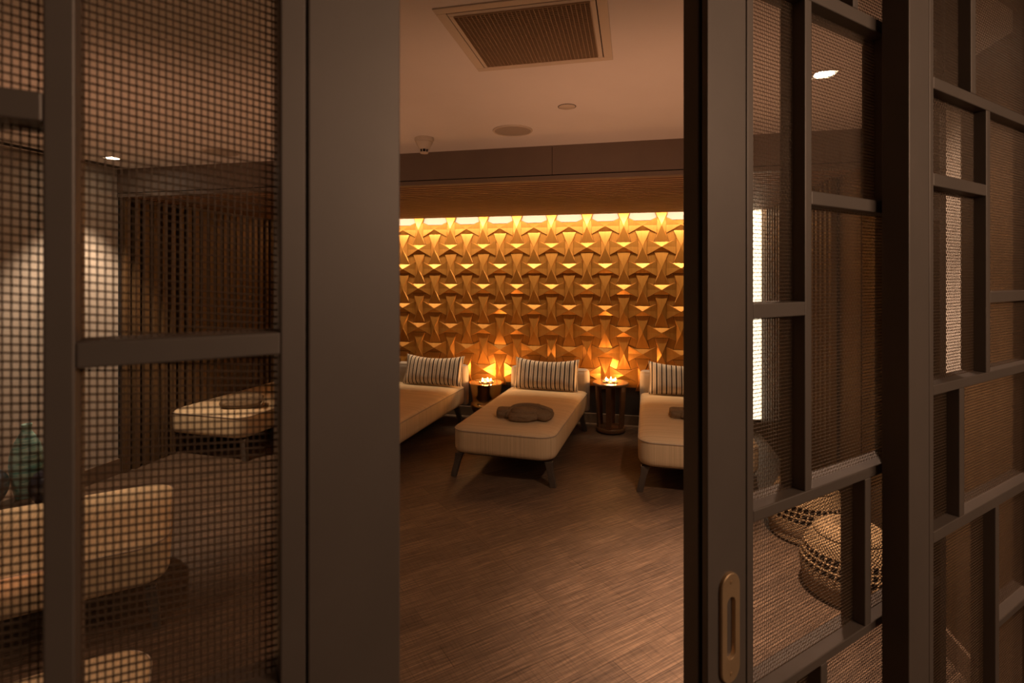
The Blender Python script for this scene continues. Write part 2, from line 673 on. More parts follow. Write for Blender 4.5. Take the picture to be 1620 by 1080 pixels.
leading_stile(d1, sA, sB)
bar(d1, 'edge_joint', sB - .001, sC + .001, .012, ZT, .006, TH - .006, M_DARK, 0)
bar(d1, 'stile', sC, sD, .012, ZT)
sE, sF = sq(1274, PD), sq(1284.3, PD)
sG, sI = sq(1369, PD), sq(1378.3, PD)
sEND = sq(1497, PD)
za0, za1 = sz(1286, 2.2, PD), sz(1349.4, 10.6, PD)
zb0, zb1 = sz(1330, 328.9, PD), sz(1330, 308.5, PD)
zc0, zc1 = sz(1233, 501.8, PD), sz(1233, 478.7, PD)
zd0, zd1 = sz(1192.9, 826.6, PD), sz(1192.9, 807.6, PD)
ze0, ze1 = sz(1308.9, 1045.9, PD), sz(1349.6, 1004.2, PD)
bar(d1, 'stile', sEND - .03, sEND, .012, ZT)
for (x0, x1, a, b) in ((sD, sEND - .03, za0, za1), (sF, sEND - .03, zb0, zb1), (sD, sE, zc0, zc1), (sD, sEND - .03, zd0, zd1),
                       (sD, sEND - .03, ze0, ze1), (sD, sEND - .03, .012, .05), (sD, sEND - .03, ZT - .04, ZT), (sD, sEND - .03, .56, .58)):
    bar(d1, 'rail', x0, x1, a, b)
bar(d1, 'mullion', sE, sF, zd1, za0)
bar(d1, 'mullion', sG, sI, ze1, zd0)
bar(d1, 'mullion', sq(1350, PD), sq(1358, PD), za1, ZT - .04)
bar(d1, 'mullion', sq(1299, PD), sq(1309, PD), .58, ze0)
bar(d1, 'mullion', sI + .06, sI + .0775, zb1, za0)
bar(d1, 'mullion', sI + .11, sI + .1275, zd1, zb0)
bar(d1, 'mullion', sI + .05, sI + .0675, .05, .56)
wire_mesh('mesh_infill', d1, sC + .004, sEND - .005, .03, ZT - .01, .0225, skew=.0)

# flush pull
hz0, hz1 = sz(1152, 1076, PD), sz(1152, 904, PD)
hc = (sq(1136.5, PD) + sq(1166.5, PD)) / 2
hw = (sq(1166.5, PD) - sq(1138, PD)) / 2
hzc, hh = (hz0 + hz1) / 2, (hz1 - hz0) / 2


def pill(hx, hz, y, n=10, cx=0.0, cz=0.0, taper=1.0):
    out = []
    for (sg, a0) in ((1, 0.0), (-1, PI)):
        for k in range(n + 1):
            a = a0 + PI * k / n
            out.append((cx + hx * math.cos(a), y, cz + sg * (hz - hx) + hx * math.sin(a)))
    return out


pm = MB()
sw, sh = hw * .42, hh * .56
pm.rings([pill(hw, hh, 0.0), pill(hw, hh, -.0045), pill(hw - .0012, hh - .0012, -.0058), pill(sw + .001, sh + .001, -.0058), pill(sw, sh, -.0045), pill(sw * .9, sh * .97, .004)], False, False)
hd = pm.build('pull_handle', M_BRASS_OLD, d1, smooth=35, loc=(hc, 0, hzc))
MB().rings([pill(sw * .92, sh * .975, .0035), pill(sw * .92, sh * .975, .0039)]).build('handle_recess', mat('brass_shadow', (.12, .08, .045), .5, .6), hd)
for sg in (1, -1):
    cz = sg * (hh - .013)
    MB().rings([[(.0030 * math.cos(2 * PI * k / 16), -.0058 + 0, cz + .0030 * math.sin(2 * PI * k / 16)) for k in range(16)],
                [(.0028 * math.cos(2 * PI * k / 16), -.0066, cz + .0028 * math.sin(2 * PI * k / 16)) for k in range(16)]], False, True).box(-.0004, .0004, -.0068, -.0064, cz - .0022, cz + .0022).build('handle_screw', M_BRASS_OLD, hd)

# --- left-hand sliding door (handed opposite)
d2 = screen_empty('door_2', PD)
tag(d2, 'wide-framed sliding lattice door standing before the teal vase and slatted wall', 'sliding door')
lA = sq(633.3, PD)
lB, lC, lD = sq(487.5, PD), sq(484, PD), sq(443.5, PD)
lE, lF = sq(119, PD), sq(67, PD)
lEND = lA - (sEND - sA)
leading_stile(d2, lA, lB)
bar(d2, 'edge_joint', lC - .001, lB + .001, .012, ZT, .006, TH - .006, M_DARK, 0)
bar(d2, 'stile', lD, lC, .012, ZT)
bar(d2, 'stile', lEND, lEND + .03, .012, ZT)
lz0, lz1 = sz(283, 572.5, PD), sz(283, 534.0, PD)
lb0, lb1 = sz(30, 188.0, PD), sz(30, 140.0, PD)
for (x0, x1, a, b) in ((lD, lEND + .03, za0, za1), (lF, lEND + .03, lb0, lb1), (lD, lE, lz0, lz1), (lD, lEND + .03, zd0, zd1),
                       (lD, lEND + .03, ze0, ze1), (lD, lEND + .03, .012, .05), (lD, lEND + .03, ZT - .04, ZT), (lD, lEND + .03, .56, .58)):
    bar(d2, 'rail', x0, x1, a, b)
bar(d2, 'mullion', lF, lE, zd1, za0)
bar(d2, 'mullion', lD - .33, lD - .312, ze1, zd0)
bar(d2, 'mullion', lF - .20, lF - .182, zd1, lb0)
bar(d2, 'mullion', lD - .20, lD - .182, .05, .56)
bar(d2, 'mullion', lD - .25, lD - .232, .58, ze0)
wire_mesh('mesh_infill', d2, lEND + .005, lC - .004, .03, ZT - .01, .0225, skew=-.10, rv=.00062, rh=.00082)

# --- fixed lattice screen to the right
fx = screen_empty('wall_front', PFX)
tag(fx, 'fixed lattice screen of staggered bronze bars beside the door with the pull handle', 'lattice screen')
f0, f1, f2 = sq(1438.5, PFX), sq(1470.5, PFX), sq(1477.2, PFX)
fEND = (XR - N2.x * PFX) / D2.x - .03
bar(fx, 'post', f0, f1 - .0012, 0, ZT)
bar(fx, 'stile', f1 + .0005, f2, 0, ZT)
m1a, m1b = sq(1536.6, PFX), sq(1544.2, PFX)
m2a, m2b = sq(1560.7, PFX), sq(1566.8, PFX)
m3a, m3b = sq(1518.5, PFX), sq(1526, PFX)
m4a, m4b = sq(1575.5, PFX), sq(1581, PFX)
m5a = sq(1640, PFX)
ra0, ra1 = sz(1477.5, 139.6, PFX), sz(1477.5, 120.6, PFX)
rb0, rb1 = sz(1477.5, 293.6, PFX), sz(1477.5, 273.4, PFX)
rc0, rc1 = sz(1478.9, 625.2, PFX), sz(1478.9, 608.9, PFX)
rd0, rd1 = sz(1479.7, 858.5, PFX), sz(1479.7, 840.0, PFX)
rr0, rr1 = sz(1567.5, 479, PFX), sz(1567.5, 462, PFX)
re0, re1 = sz(1582, 992, PFX), sz(1582, 981.5, PFX)
for (x0, x1, a, b) in ((f2, fEND, ra0, ra1), (f2, m2a, rb0, rb1), (f2, fEND, rc0, rc1), (f2, fEND, rd0, rd1), (m2b, m5a, rr0, rr1),
                       (m4b, m5a, re0, re1), (f2, fEND, 0, .05), (f2, fEND, ZT - .04, ZT), (f2, fEND, .50, .52)):
    bar(fx, 'rail', x0, x1, a, b)
bar(fx, 'mullion', m1a, m1b, ra1, ZT - .04)
bar(fx, 'mullion', m2a, m2b, rc1, ra0)
bar(fx, 'mullion', m3a, m3b, rd1, rc0)
bar(fx, 'mullion', m4a, m4b, .52, rd0)
bar(fx, 'mullion', m5a, m5a + .018, .05, ZT - .04)
bar(fx, 'stile', fEND - .03, fEND, 0, ZT)
wire_mesh('mesh_infill', fx, f1 + .002, fEND - .004, .03, ZT - .01, .0225, skew=.0)

tr = empty('trim_3', tuple(N2 * .44), ANG)
tr['kind'] = 'structure'
MB().box(-2.6, fEND + .02, -.01, .13, ZT + .004, ZC).build('head_track', M_FRAME, tr)
MB().box(-2.6, f0 - .01, .075, .10, 0, .006).build('floor_track', M_FRAME, tr)

# ------------------------------------------------------------------ loungers
LL, LW = 1.66, .84


def make_lounger():
    r = empty('lounger')
    hx, hy = LW / 2, LL / 2
    prof = [(.10, .198), (.035, .198), (.012, .205), (.002, .225), (0, .25), (0, .345), (.003, .372)]
    top = [(.004, .378), (.014, .388), (.04, .398), (.10, .405), (.22, .410), (.34, .412)]
    rs = [rrect(hx, hy, .13, i, z, 10, 0, hy, .05) for i, z in prof + top]
    mt = MB().rings(rs).build('mattress', M_FABRIC, r, smooth=50)
    MB().tube(rrect(hx, hy, .13, .0015, .3765, 10, 0, hy, .05), .0042, 6, closed=True).build('piping', M_PIPING, mt, smooth=60)
    MB().rings([rrect(hx - .07, hy - .07, .08, 0, z, 6, 0, hy, .04) for z in (.178, .199)]).build('frame', M_LEG, r)
    bp = [(.03, .17), (.008, .175), (0, .19), (0, .555), (.004, .583), (.016, .603), (.034, .612)]
    bs = [rrect(LW / 2 + .012, .060, .055, i, z, 10, 0, LL + .062) for i, z in bp]
    bk = MB().rings(bs).build('backrest', M_BACKFAB, r, smooth=50)
    MB().tube(rrect(LW / 2 + .012, .060, .055, .010, .597, 10, 0, LL + .062), .0035, 6, closed=True).build('piping', M_PIPING, bk, smooth=60)
    for sx in (-1, 1):
        for (yy, sy) in ((.075, -1), (LL - .12, 1)):
            rs = []
            for t in (0, .15, .4, .7, 1):
                z = .185 * (1 - t)
                w = .033 - .010 * t - .006 * math.sin(PI * min(t * 1.3, 1))
                d = .024 - .007 * t
                ox = sx * (hx - .055 + .042 * t)
                oy = yy + sy * .028 * t
                rs.append([(ox + a * w, oy + b * d, z) for a, b in ((-1, -1), (1, -1), (1, 1), (-1, 1))])
            MB().rings(rs).build('leg', M_LEG, r, bevel=.004)
    return r


loungers = []
proto = make_lounger()
G_L = 'linen loungers with low backrests'


def place_lounger(loc, rz, label):
    o = proto if not loungers else copy_tree(proto)
    o.location = (loc[0], loc[1], 0)
    o.rotation_euler.z = rz
    tag(o, label, 'lounger', G_L)
    loungers.append(o)
    return o


pl3 = (at_z(714.5, 755), at_z(875, 770))
c3 = (pl3[0] + pl3[1]) / 2
c3.y -= .03
R3 = math.radians(-4.0)
L3 = place_lounger((c3.x, c3.y), R3, 'linen lounger in the middle of the doorway, folded robe on it, both front legs showing')
c4 = at_z(1010, 779)
R4 = math.radians(-1.6)
L4 = place_lounger((c4.x + .415, c4.y - .03), R4, 'linen lounger right of the walnut drum table, cut off by the door edge')
R2 = math.radians(-3.2)
c2 = at_z(634.5, 702.5, .2)
L2 = place_lounger((c2.x - .42 - .008, c2.y - .16), R2, 'linen lounger left of the brass table, its foot end hidden by the door')
p1 = (at_z(266, 719), at_z(386.8, 729))
c1 = (p1[0] + p1[1]) / 2
R1 = math.radians(-3.0)
L1 = place_lounger((c1.x, c1.y - .03), R1, 'linen lounger next to the dark upright slats, rolled robe on it')
# the two loungers by the door, lying along the screens
NA = 3.26


def by_screen(n, s_end, label):
    # local +y (head) points along -D
    loc = N2 * n + D2 * s_end
    return place_lounger((loc.x, loc.y), ANG + PI / 2, label)


qa = at_z(142, 951, .2)
nA = qa.dot(N2) + .42
ea = at_z(204, 936, .2)
sA_end = ea.dot(D2) + .15
LA = by_screen(nA, sA_end, 'linen lounger lying before the teal vase, its rounded foot end seen through mesh')
qb = at_z(181, 1035, .405)
nB = qb.dot(N2) - .36
LB = by_screen(nB, sA_end - .02, 'linen lounger nearest the camera, only its rounded corner showing at the bottom')


# ------------------------------------------------------------------ pillows
def make_pillow():
    hx, hz, T = .340, .165, .070
    nu, nv = 40, 20
    mb = MB()
    for side in (-1, 1):
        vs = []
        for j in range(nv + 1):
            for i in range(nu + 1):
                u, v = -1 + 2 * i / nu, -1 + 2 * j / nv
                x = hx * u * (1 - .045 * (1 - v * v) * abs(u) ** 3)
                z = hz * v * (1 - (.24 if v > 0 else .05) * (1 - u * u) * abs(v) ** 2)
                th = T * max(0, (1 - u ** 4)) ** .6 * max(0, (1 - v ** 4)) ** .6
                th *= 1 + .05 * math.sin(7 * u + 2 * v) * (1 - v * v)
                vs.append((x, side * th, z))
        fs = []
        for j in range(nv):
            for i in range(nu):
                a = j * (nu + 1) + i
                q = (a, a + 1, a + nu + 2, a + nu + 1)
                fs.append(q if side < 0 else q[::-1])
        mb.add(vs, fs)
    o = mb.build('pillow', M_STRIPE, None, smooth=180)
    for sx in (-1, 1):
        ed = MB()
        pts = [(sx * hx * (1 - .045 * (1 - v * v)) , 0, hz * v) for v in [-1 + k / 8 for k in range(17)]]
        ed.tube(pts, .006, 6)
        ed.build('fringe_edge', M_PIPING, o, smooth=60)
    return o


pil = make_pillow()
plist = []
for (L, rz, dx, dz, tilt, label) in ((L3, R3, -.035, 0, 17, 'striped pillow on the middle lounger, between both candle tables'),
                                     (L2, R2, .055, 0, 19, 'striped pillow on the lounger left of the brass table'),
                                     (L4, R4, -.035, 0, 17, 'striped pillow cut off by the sliding door edge')):
    o = pil if not plist else copy_tree(pil)
    M = Matrix.Translation(L.location) @ Matrix.Rotation(rz, 4, 'Z')
    p = M @ Vector((dx + .035, LL - .105, .405 + .165))
    o.location = p
    o.rotation_euler = (math.radians(-tilt), 0, rz)
    tag(o, label, 'pillow', 'striped pillows against the backrests')
    plist.append(o)

# ------------------------------------------------------------------ folded robes
from mathutils import noise as mn


def blob(mb, c, h, rz=0, p=2.6, seed=0, amp=.006, nu=40, nv=24, ry=0):
    M = Matrix.Translation(c) @ Matrix.Rotation(rz, 4, 'Z') @ Matrix.Rotation(ry, 4, 'Y')
    vs, fs = [], []
    e = 2 / p
    sg = lambda x, k: math.copysign(abs(x) ** k, x)
    for j in range(nv + 1):
        ph = -PI / 2 + PI * j / nv
        for i in range(nu):
            th = 2 * PI * i / nu
            d = Vector((sg(math.cos(ph), e) * sg(math.cos(th), e), sg(math.cos(ph), e) * sg(math.sin(th), e), sg(math.sin(ph), e)))
            q = Vector((d.x * h[0], d.y * h[1], d.z * h[2]))
            k = mn.noise(Vector((q.x * 9 + seed, q.y * 22, q.z * 22)))
            k2 = mn.noise(Vector((q.x * 28 + seed, q.y * 50, q.z * 50)))
            q += d * (k * amp + k2 * amp * .4)
            vs.append(M @ q)
    for j in range(nv):
        for i in range(nu):
            a, b = j * nu + i, j * nu + (i + 1) % nu
            fs.append((a, b, b + nu, a + nu))
    mb.add(vs, fs)
    return mb


def curve_pts(ps, n=8):
    """Catmull-Rom through the points"""
    ps = [Vector(p) for p in ps]
    out = []
    for i in range(len(ps) - 1):
        a, b, c, d = ps[max(i - 1, 0)], ps[i], ps[i + 1], ps[min(i + 2, len(ps) - 1)]
        for k in range(n):
            t = k / n
            out.append(.5 * ((2 * b) + (c - a) * t + (2 * a - 5 * b + 4 * c - d) * t * t + (3 * b - a - 3 * c + d) * t ** 3))
    out.append(ps[-1])
    return out


def make_robe(rolled=False):
    r = empty('folded_bathrobe')
    if rolled:
        blob(MB(), (0, 0, .044), (.185, .10, .046), p=3.2, seed=3, amp=.008).build('robe_body', M_ROBE, r, smooth=180)
        mb = blob(MB(), (.02, .035, .076), (.155, .075, .034), p=2.8, seed=9, amp=.010)
        mb.build('robe_fold', M_ROBE, r, smooth=180)
        MB().tube(curve_pts([(-.17, -.02, .070), (-.09, .0, .090), (.0, .03, .106), (.09, .05, .108), (.15, .02, .092), (.178, -.05, .060)]), .012, 8, flat=.6).build('collar', M_ROBE, r, smooth=180)
        MB().tube(curve_pts([(.172, .02, .07), (.190, -.03, .05), (.186, -.07, .03)]), .010, 8).build('belt', M_ROBE, r, smooth=180)
    else:
        blob(MB(), (.000, -.045, .038), (.122, .095, .039), rz=.12, p=3.0, seed=1, amp=.010).build('robe_body', M_ROBE, r, smooth=180)
        blob(MB(), (.008, -.022, .066), (.112, .082, .031), rz=.16, p=2.3, seed=21, amp=.012).build('robe_flap', M_ROBE, r, smooth=180)
        blob(MB(), (.160, .018, .040), (.078, .092, .041), rz=-.30, p=3.0, seed=5, amp=.008).build('robe_fold', M_ROBE, r, smooth=180)
        blob(MB(), (.040, .062, .048), (.150, .056, .051), rz=-.12, p=2.8, seed=17, amp=.008).build('robe_back', M_ROBE, r, smooth=180)
        blob(MB(), (-.150, .040, .037), (.088, .070, .038), rz=.12, p=5.0, seed=11, amp=.006).build('sleeve', M_ROBE, r, smooth=180)
        MB().tube(curve_pts([(-.118, -.045, .012), (-.122, -.03, .045), (-.106, .022, .076), (-.070, .056, .092), (.0, .074, .099), (.07, .070, .099), (.13, .050, .095),
                             (.19, .028, .084), (.240, -.008, .074)]), [.010, .016, .022] + [.027] * 58 + [.022, .018, .012, .006], 12, flat=.62).build('collar', M_ROBE, r, smooth=180)
        MB().tube(curve_pts([(-.07, .100, .070), (-.02, .125, .080), (.05, .125, .084), (.10, .10, .098), (.12, .07, .100)]), .015, 10, flat=.7).build('collar_fold', M_ROBE, r, smooth=180)
    return r


ZM = .410
rb = make_robe()
q = at_z(829, 662, ZM)
rb.location = (q.x, q.y, ZM - .002)
rb.rotation_euler.z = math.radians(2)
tag(rb, 'brown bathrobe folded into a bundle on the middle lounger', 'bathrobe', 'folded robes on the loungers')
rb2 = copy_tree(rb)
q = at_z(1062, 662, ZM)
rb2.location = (q.x + .225, q.y + .02, ZM - .002)
rb2.rotation_euler.z = math.radians(-4)
tag(rb2, 'brown bathrobe peeking out at the door edge on the right lounger', 'bathrobe', 'folded robes on the loungers')
rb3 = make_robe(True)
q = at_z(383, 643, ZM)
rb3.location = (q.x, q.y, ZM - .002)
rb3.rotation_euler.z = math.radians(20)
tag(rb3, 'rolled brown bathrobe on the lounger by the dark slatted wall', 'bathrobe', 'folded robes on the loungers')

# ------------------------------------------------------------------ side tables and candles
t2p = at_Y(966, 604, 5.56)
ZT2 = t2p.z
tb = empty('drum_table', (t2p.x, t2p.y, 0))
tag(tb, 'round walnut drum table on flat upright legs between two loungers', 'side table')
rt = .182
MB().lathe([(.0, ZT2 - .024), (rt - .006, ZT2 - .024), (rt, ZT2 - .018), (rt, ZT2 - .004), (rt - .004, ZT2), (0, ZT2)], 64, cap0=False, cap1=False).build('table_top', M_WALNUT, tb, smooth=40)
MB().lathe([(.0, .012), (.150, .012), (.153, .016), (.153, .046), (.150, .050), (0, .050)], 64, cap0=False, cap1=False).build('base_plate', M_WALNUT, tb, smooth=40)
MB().lathe([(.0, 0), (.125, 0), (.125, .012), (0, .012)], 40, cap0=False, cap1=False).build('plinth', M_DARK, tb)
for k in range(6):
    a = 2 * PI * k / 6 + .42
    Mk = Matrix.Rotation(a, 4, 'Z')
    MB().rings([[Mk @ Vector((r0 + dx, dy, z)) for dx, dy in ((-.010, -.026), (.010, -.026), (.010, .026), (-.010, .026))] for r0, z in ((.128, .05), (.150, ZT2 - .024))]).build('leg', M_WALNUT, tb, bevel=.002)

t1p = at_Y(769.5, 604, 5.56)
ZT1 = t1p.z


def make_brass():
    t = empty('brass_table')
    z = ZT1
    MB().lathe([(.0, .014), (.07, .014), (.078, .03), (.104, .07), (.138, .118), (.163, .160), (.173, .196), (.168, .224), (.153, .240), (.149, .250), (.155, .30), (.168, .36), (.180, z - .016), (.186, z - .003), (.186, z), (.179, z), (.176, z - .010)],
               72, cap0=False, cap1=False).build('drum_body', M_BRASS, t, smooth=50)
    MB().lathe([(0, z - .010), (.177, z - .010), (.177, z - .004), (0, z - .004)], 64, cap0=False, cap1=False).build('table_top', M_GLASS_TOP, t, smooth=40)
    MB().lathe([(0, 0), (.080, 0), (.080, .014), (0, .014)], 40, cap0=False, cap1=False).build('base_plate', M_DARK, t)
    return t


bt = make_brass()
bt.location = (t1p.x, t1p.y, 0)
tag(bt, 'polished brass waisted side table left of the middle lounger, candles on top', 'side table')


def make_tealight():
    t = empty('tealight')
    MB().lathe([(0, 0), (.0185, 0), (.0195, .016), (.0185, .016), (.0178, .012), (0, .012)], 24, cap0=False, cap1=False).build('cup', M_CUP, t, smooth=40)
    MB().lathe([(0, .0118), (.0176, .0118), (.0176, .0138), (0, .0138)], 24, cap0=False, cap1=False).build('wax', M_WAX, t, smooth=40)
    MB().lathe([(.0, .0138), (.0040, .0175), (.0056, .022), (.0042, .029), (.0016, .036), (0, .040)], 10, cap0=False, cap1=False).build('flame', M_FLAME, t, smooth=180)
    return t


tl0 = make_tealight()
first = True


def candle_set(loc, label, cl, power):
    global first
    dish = MB().lathe([(0, 0), (.074, 0), (.080, .008), (.078, .008), (.073, .004), (0, .004)], 40, cap0=False, cap1=False).build('candle_dish', M_CUP, None, smooth=40, loc=loc)
    tag(dish, label, 'candle dish', 'dishes of tealights on the side tables')
    for k in range(5):
        a = 2 * PI * k / 5 + .3
        o = tl0 if first else copy_tree(tl0)
        first = False
        o.location = (loc[0] + .050 * math.cos(a), loc[1] + .050 * math.sin(a), loc[2] + .004)
        tag(o, cl, 'tealight', cl)
    ld = bpy.data.lights.new('candle_glow', 'POINT')
    ld.energy, ld.color, ld.shadow_soft_size = power, (1.0, .46, .15), .03
    lo = bpy.data.objects.new('candle_glow', ld)
    lo.location = (loc[0], loc[1], loc[2] + .075)
    COL.objects.link(lo)


P_CANDLE = 6.0
candle_set((t1p.x, t1p.y, ZT1 - .004), 'glass dish of lit tealights on the brass table beside the middle lounger', 'lit tealight in the dish on the front brass table', P_CANDLE)
candle_set((t2p.x, t2p.y, ZT2), 'glass dish of lit tealights on the walnut drum table', 'lit tealight in the dish on the walnut drum table', P_CANDLE)

# ------------------------------------------------------------------ vases on a low table
ZV = .335
vp = at_z(42, 785, ZV)
low = empty('low_table', (vp.x - .06, vp.y - .03, 0))
tag(low, 'low round dark table carrying three ceramic vases behind the lounger', 'low table')
MB().lathe([(0, ZV - .03), (.27, ZV - .03), (.275, ZV - .025), (.275, ZV - .005), (.27, ZV), (0, ZV)], 56, cap0=False, cap1=False).build('table_top', M_SKIRT, low, smooth=40)
for k in range(4):
    a = PI / 4 + k * PI / 2
    MB().lathe([(.016, 0), (.022, ZV - .03)], 16, (.19 * math.cos(a), .19 * math.sin(a), 0)).build('leg', M_SKIRT, low, smooth=40)


def vase(name, loc, prof, m, label):
    k = sum(1 for _ in prof)
    outer = curve_pts([(r, 0, z) for r, z in prof], 6)
    pr = [(max(p.x, .001), p.z) for p in outer]
    top = pr[-1]
    pr += [(top[0] - .004, top[1]), (top[0] - .006, top[1] - .03), (.004, top[1] - .05)]
    o = MB().lathe(pr, 48).build(name, m, None, smooth=180, loc=loc)
    tag(o, label, 'vase')
    return o


vase('bottle_vase', (vp.x, vp.y, ZV), [(.048, 0), (.056, .03), (.072, .12), (.078, .20), (.068, .275), (.046, .335), (.026, .372), (.023, .40), (.026, .415)], M_TEAL,
     'tall teal glazed bottle vase with a narrow neck on the low table')
q = at_z(-25, 804, ZV)
vase('bulb_vase', (q.x, q.y, ZV), [(.050, 0), (.085, .05), (.102, .11), (.090, .165), (.055, .20), (.022, .215), (.018, .225), (.022, .24)], M_BLUE, 'round grey-blue glazed vase left of the teal one')
q = at_z(79, 796, ZV)
vase('bulb_vase', (q.x, q.y, ZV), [(.045, 0), (.078, .05), (.092, .105), (.080, .155), (.05, .185), (.025, .20), (.022, .21), (.026, .22)], M_INK, 'round ink-black glazed vase right of the teal one, half behind the door bar')


# ------------------------------------------------------------------ wicker baskets
def make_basket(r, h):
    t = empty('wicker_basket')
    z1, z2 = h * .40, h * .67
    def rad(z):
        k = z / h
        return r * (.84 + .16 * math.sin(PI / 2 * k / .32) if k < .32 else math.sqrt(max(.0, 1 - ((k - .32) / .82) ** 2)))
    n = 72
    MB().lathe([(.0, .004), (rad(0) * .97, .004)] + [(rad(z1 * i / 10), z1 * i / 10) for i in range(11)] + [(rad(z1) - .012, z1), (rad(z1) - .012, .02), (0, .02)], n, cap0=False, cap1=False).build('body', M_WICKER, t, smooth=50)
    band = MB()
    for k in range(40):
        a = 2 * PI * k / 40
        band.tube([(rad(z) * math.cos(a + (z - z1) * 1.2), rad(z) * math.sin(a + (z - z1) * 1.2), z) for z in [z1 - .005 + (z2 - z1 + .01) * i / 6 for i in range(7)]], .0055, 5)
    for k in range(1, 3):
        z = z1 + (z2 - z1) * k / 3
        band.tube([(rad(z) * math.cos(2 * PI * i / 80), rad(z) * math.sin(2 * PI * i / 80), z) for i in range(80)], .0052, 5, closed=True)
    band.build('open_weave_band', M_WICKER2, t, smooth=60)
    zl = h * .86
    MB().lathe([(rad(z2) - .006, z2 - .004)] + [(rad(z2 + (zl - z2) * i / 6), z2 + (zl - z2) * i / 6) for i in range(7)] + [(rad(zl) - .014, zl), (rad(zl) - .018, z2)], n, cap0=False, cap1=False).build('rim', M_WICKER2, t, smooth=50)
    zl2 = zl + .006
    MB().lathe([(rad(zl) - .03, zl - .004), (rad(zl) - .004, zl2), (rad(zl) - .006, zl2 + .012), (rad(zl) * .80, h * .965), (rad(zl) * .5, h), (0, h * 1.01)], n, cap0=True, cap1=False).build('lid', M_WICKER2, t, smooth=50)
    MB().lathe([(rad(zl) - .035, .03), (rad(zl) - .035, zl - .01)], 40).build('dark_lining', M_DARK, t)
    return t


b1p = at_z(1345, 936)
bk1 = make_basket(.225, .345)
bk1.location = (b1p.x, b1p.y, 0)
tag(bk1, 'round lidded wicker basket nearest the screen, lit from above', 'basket', 'lidded wicker baskets by the wall')
bk2 = copy_tree(bk1)
b2p = at_z(1293, 846)
bk2.location = (min(b2p.x, XR - .25), b2p.y, 0)
bk2.rotation_euler.z = 1.1
tag(bk2, 'round lidded wicker basket standing behind the brighter one', 'basket', 'lidded wicker baskets by the wall')

# ------------------------------------------------------------------ ceiling fittings
vq = [at_z(u, v, ZC) for u, v in ((717.2, 22.2), (772.2, 102.8), (945.8, 85.6), (933.3, 0))]
vx0, vx1 = (vq[0].x + vq[1].x) / 2, (vq[2].x + vq[3].x) / 2
vy1 = (vq[1].y + vq[2].y) / 2
vy0 = (vq[0].y + vq[3].y) / 2
print('vent', vq, vx0, vx1, vy0, vy1)
va = empty('ceiling_vent', ((vx0 + vx1) / 2, (vy0 + vy1) / 2, ZC))
tag(va, 'large square egg-crate air vent in the ceiling, cream frame', 'air vent')
hx, hy = (vx1 - vx0) / 2, (vy1 - vy0) / 2


def ring_frame(mb, ax, ay, bx, by, z0, z1):
    mb.box(-bx, bx, -by, -ay, z0, z1).box(-bx, bx, ay, by, z0, z1).box(-bx, -ax, -ay, ay, z0, z1).box(ax, bx, -ay, ay, z0, z1)
    return mb


ring_frame(MB(), hx, hy, hx + .018, hy + .018, -.006, 0).build('inner_frame', M_PLASTIC, va, bevel=.002)
ring_frame(MB(), hx + .021, hy + .021, hx + .055, hy + .055, -.005, 0).build('outer_frame', M_PLASTIC, va, bevel=.002)
ring_frame(MB(), hx + .017, hy + .017, hx + .022, hy + .022, -.001, 0).build('shadow_gap', M_DARK, va)
g = MB()
nx, ny = 30, 34
for i in range(nx + 1):
    x = -hx + 2 * hx * i / nx
    g.box(x - .0007, x + .0007, -hy, hy, -.012, -.0008)
for i in range(ny + 1):
    y = -hy + 2 * hy * i / ny
    g.box(-hx, hx, y - .0007, y + .0007, -.011, -.0008)
g.build('grille', M_VENT, va)
MB().box(-hx, hx, -hy, hy, -.0012, -.0004).build('duct_backing', M_DUCT, va)


def ceiling_round(name, p, r, label, cat, parts, group=None):
    o = empty(name, (p.x, p.y, ZC))
    tag(o, label, cat, group)
    for nm, prof, m in parts:
        MB().lathe(prof, 48, cap0=False, cap1=False).build(nm, m, o, smooth=40)
    return o


def speaker(p, label):
    r = .118
    return ceiling_round('ceiling_speaker', p, r, label, 'speaker',
                         [('bezel', [(r - .012, 0), (r, 0), (r, -.004), (r - .003, -.008), (r - .010, -.008), (r - .012, -.004)], M_PLASTIC),
                          ('grille', [(0, -.0055), (r - .011, -.0055), (r - .011, -.001), (0, -.001)], M_GRILLE)], 'round ceiling speakers')


speaker(at_z(811, 206, ZC), 'round ceiling speaker between the smoke detector and the small spotlight')
speaker(at_z(350, 240, ZC), 'round ceiling speaker seen through the left mesh')
ceiling_round('recessed_spotlight', at_z(897, 168.5, ZC), .045, 'small unlit round spotlight in the ceiling between vent and beam', 'spotlight',
              [('bezel', [(.043, 0), (.046, 0), (.046, -.0015), (.043, -.0015)], M_DARK),
               ('lens', [(0, -.0040), (.040, -.0040), (.0428, -.0020), (.0428, -.0003), (0, -.0003)], M_PLASTIC)])
sd = ceiling_round('smoke_detector', at_z(671, 218, ZC), .058, 'cream smoke detector on the ceiling just before the beam', 'smoke detector',
                   [('base', [(0, 0), (.058, 0), (.060, -.012), (.056, -.026), (.0, -.026)], M_PLASTIC),
                    ('head', [(.050, -.026), (.051, -.032), (.032, -.070), (.030, -.072), (.0, -.072)], M_PLASTIC),
                    ('sensor_core', [(.0, -.072), (.022, -.072), (.022, -.090), (0, -.090)], M_DARK),
                    ('sensor_cap', [(.0, -.090), (.026, -.090), (.024, -.097), (0, -.098)], M_PLASTIC)])
cg = MB()
for k in range(8):
    a = 2 * PI * k / 8
    cg.tube([(.028 * math.cos(a), .028 * math.sin(a), -.071), (.026 * math.cos(a), .026 * math.sin(a), -.092)], .0022, 5)
cg.build('sensor_cage', M_PLASTIC, sd)


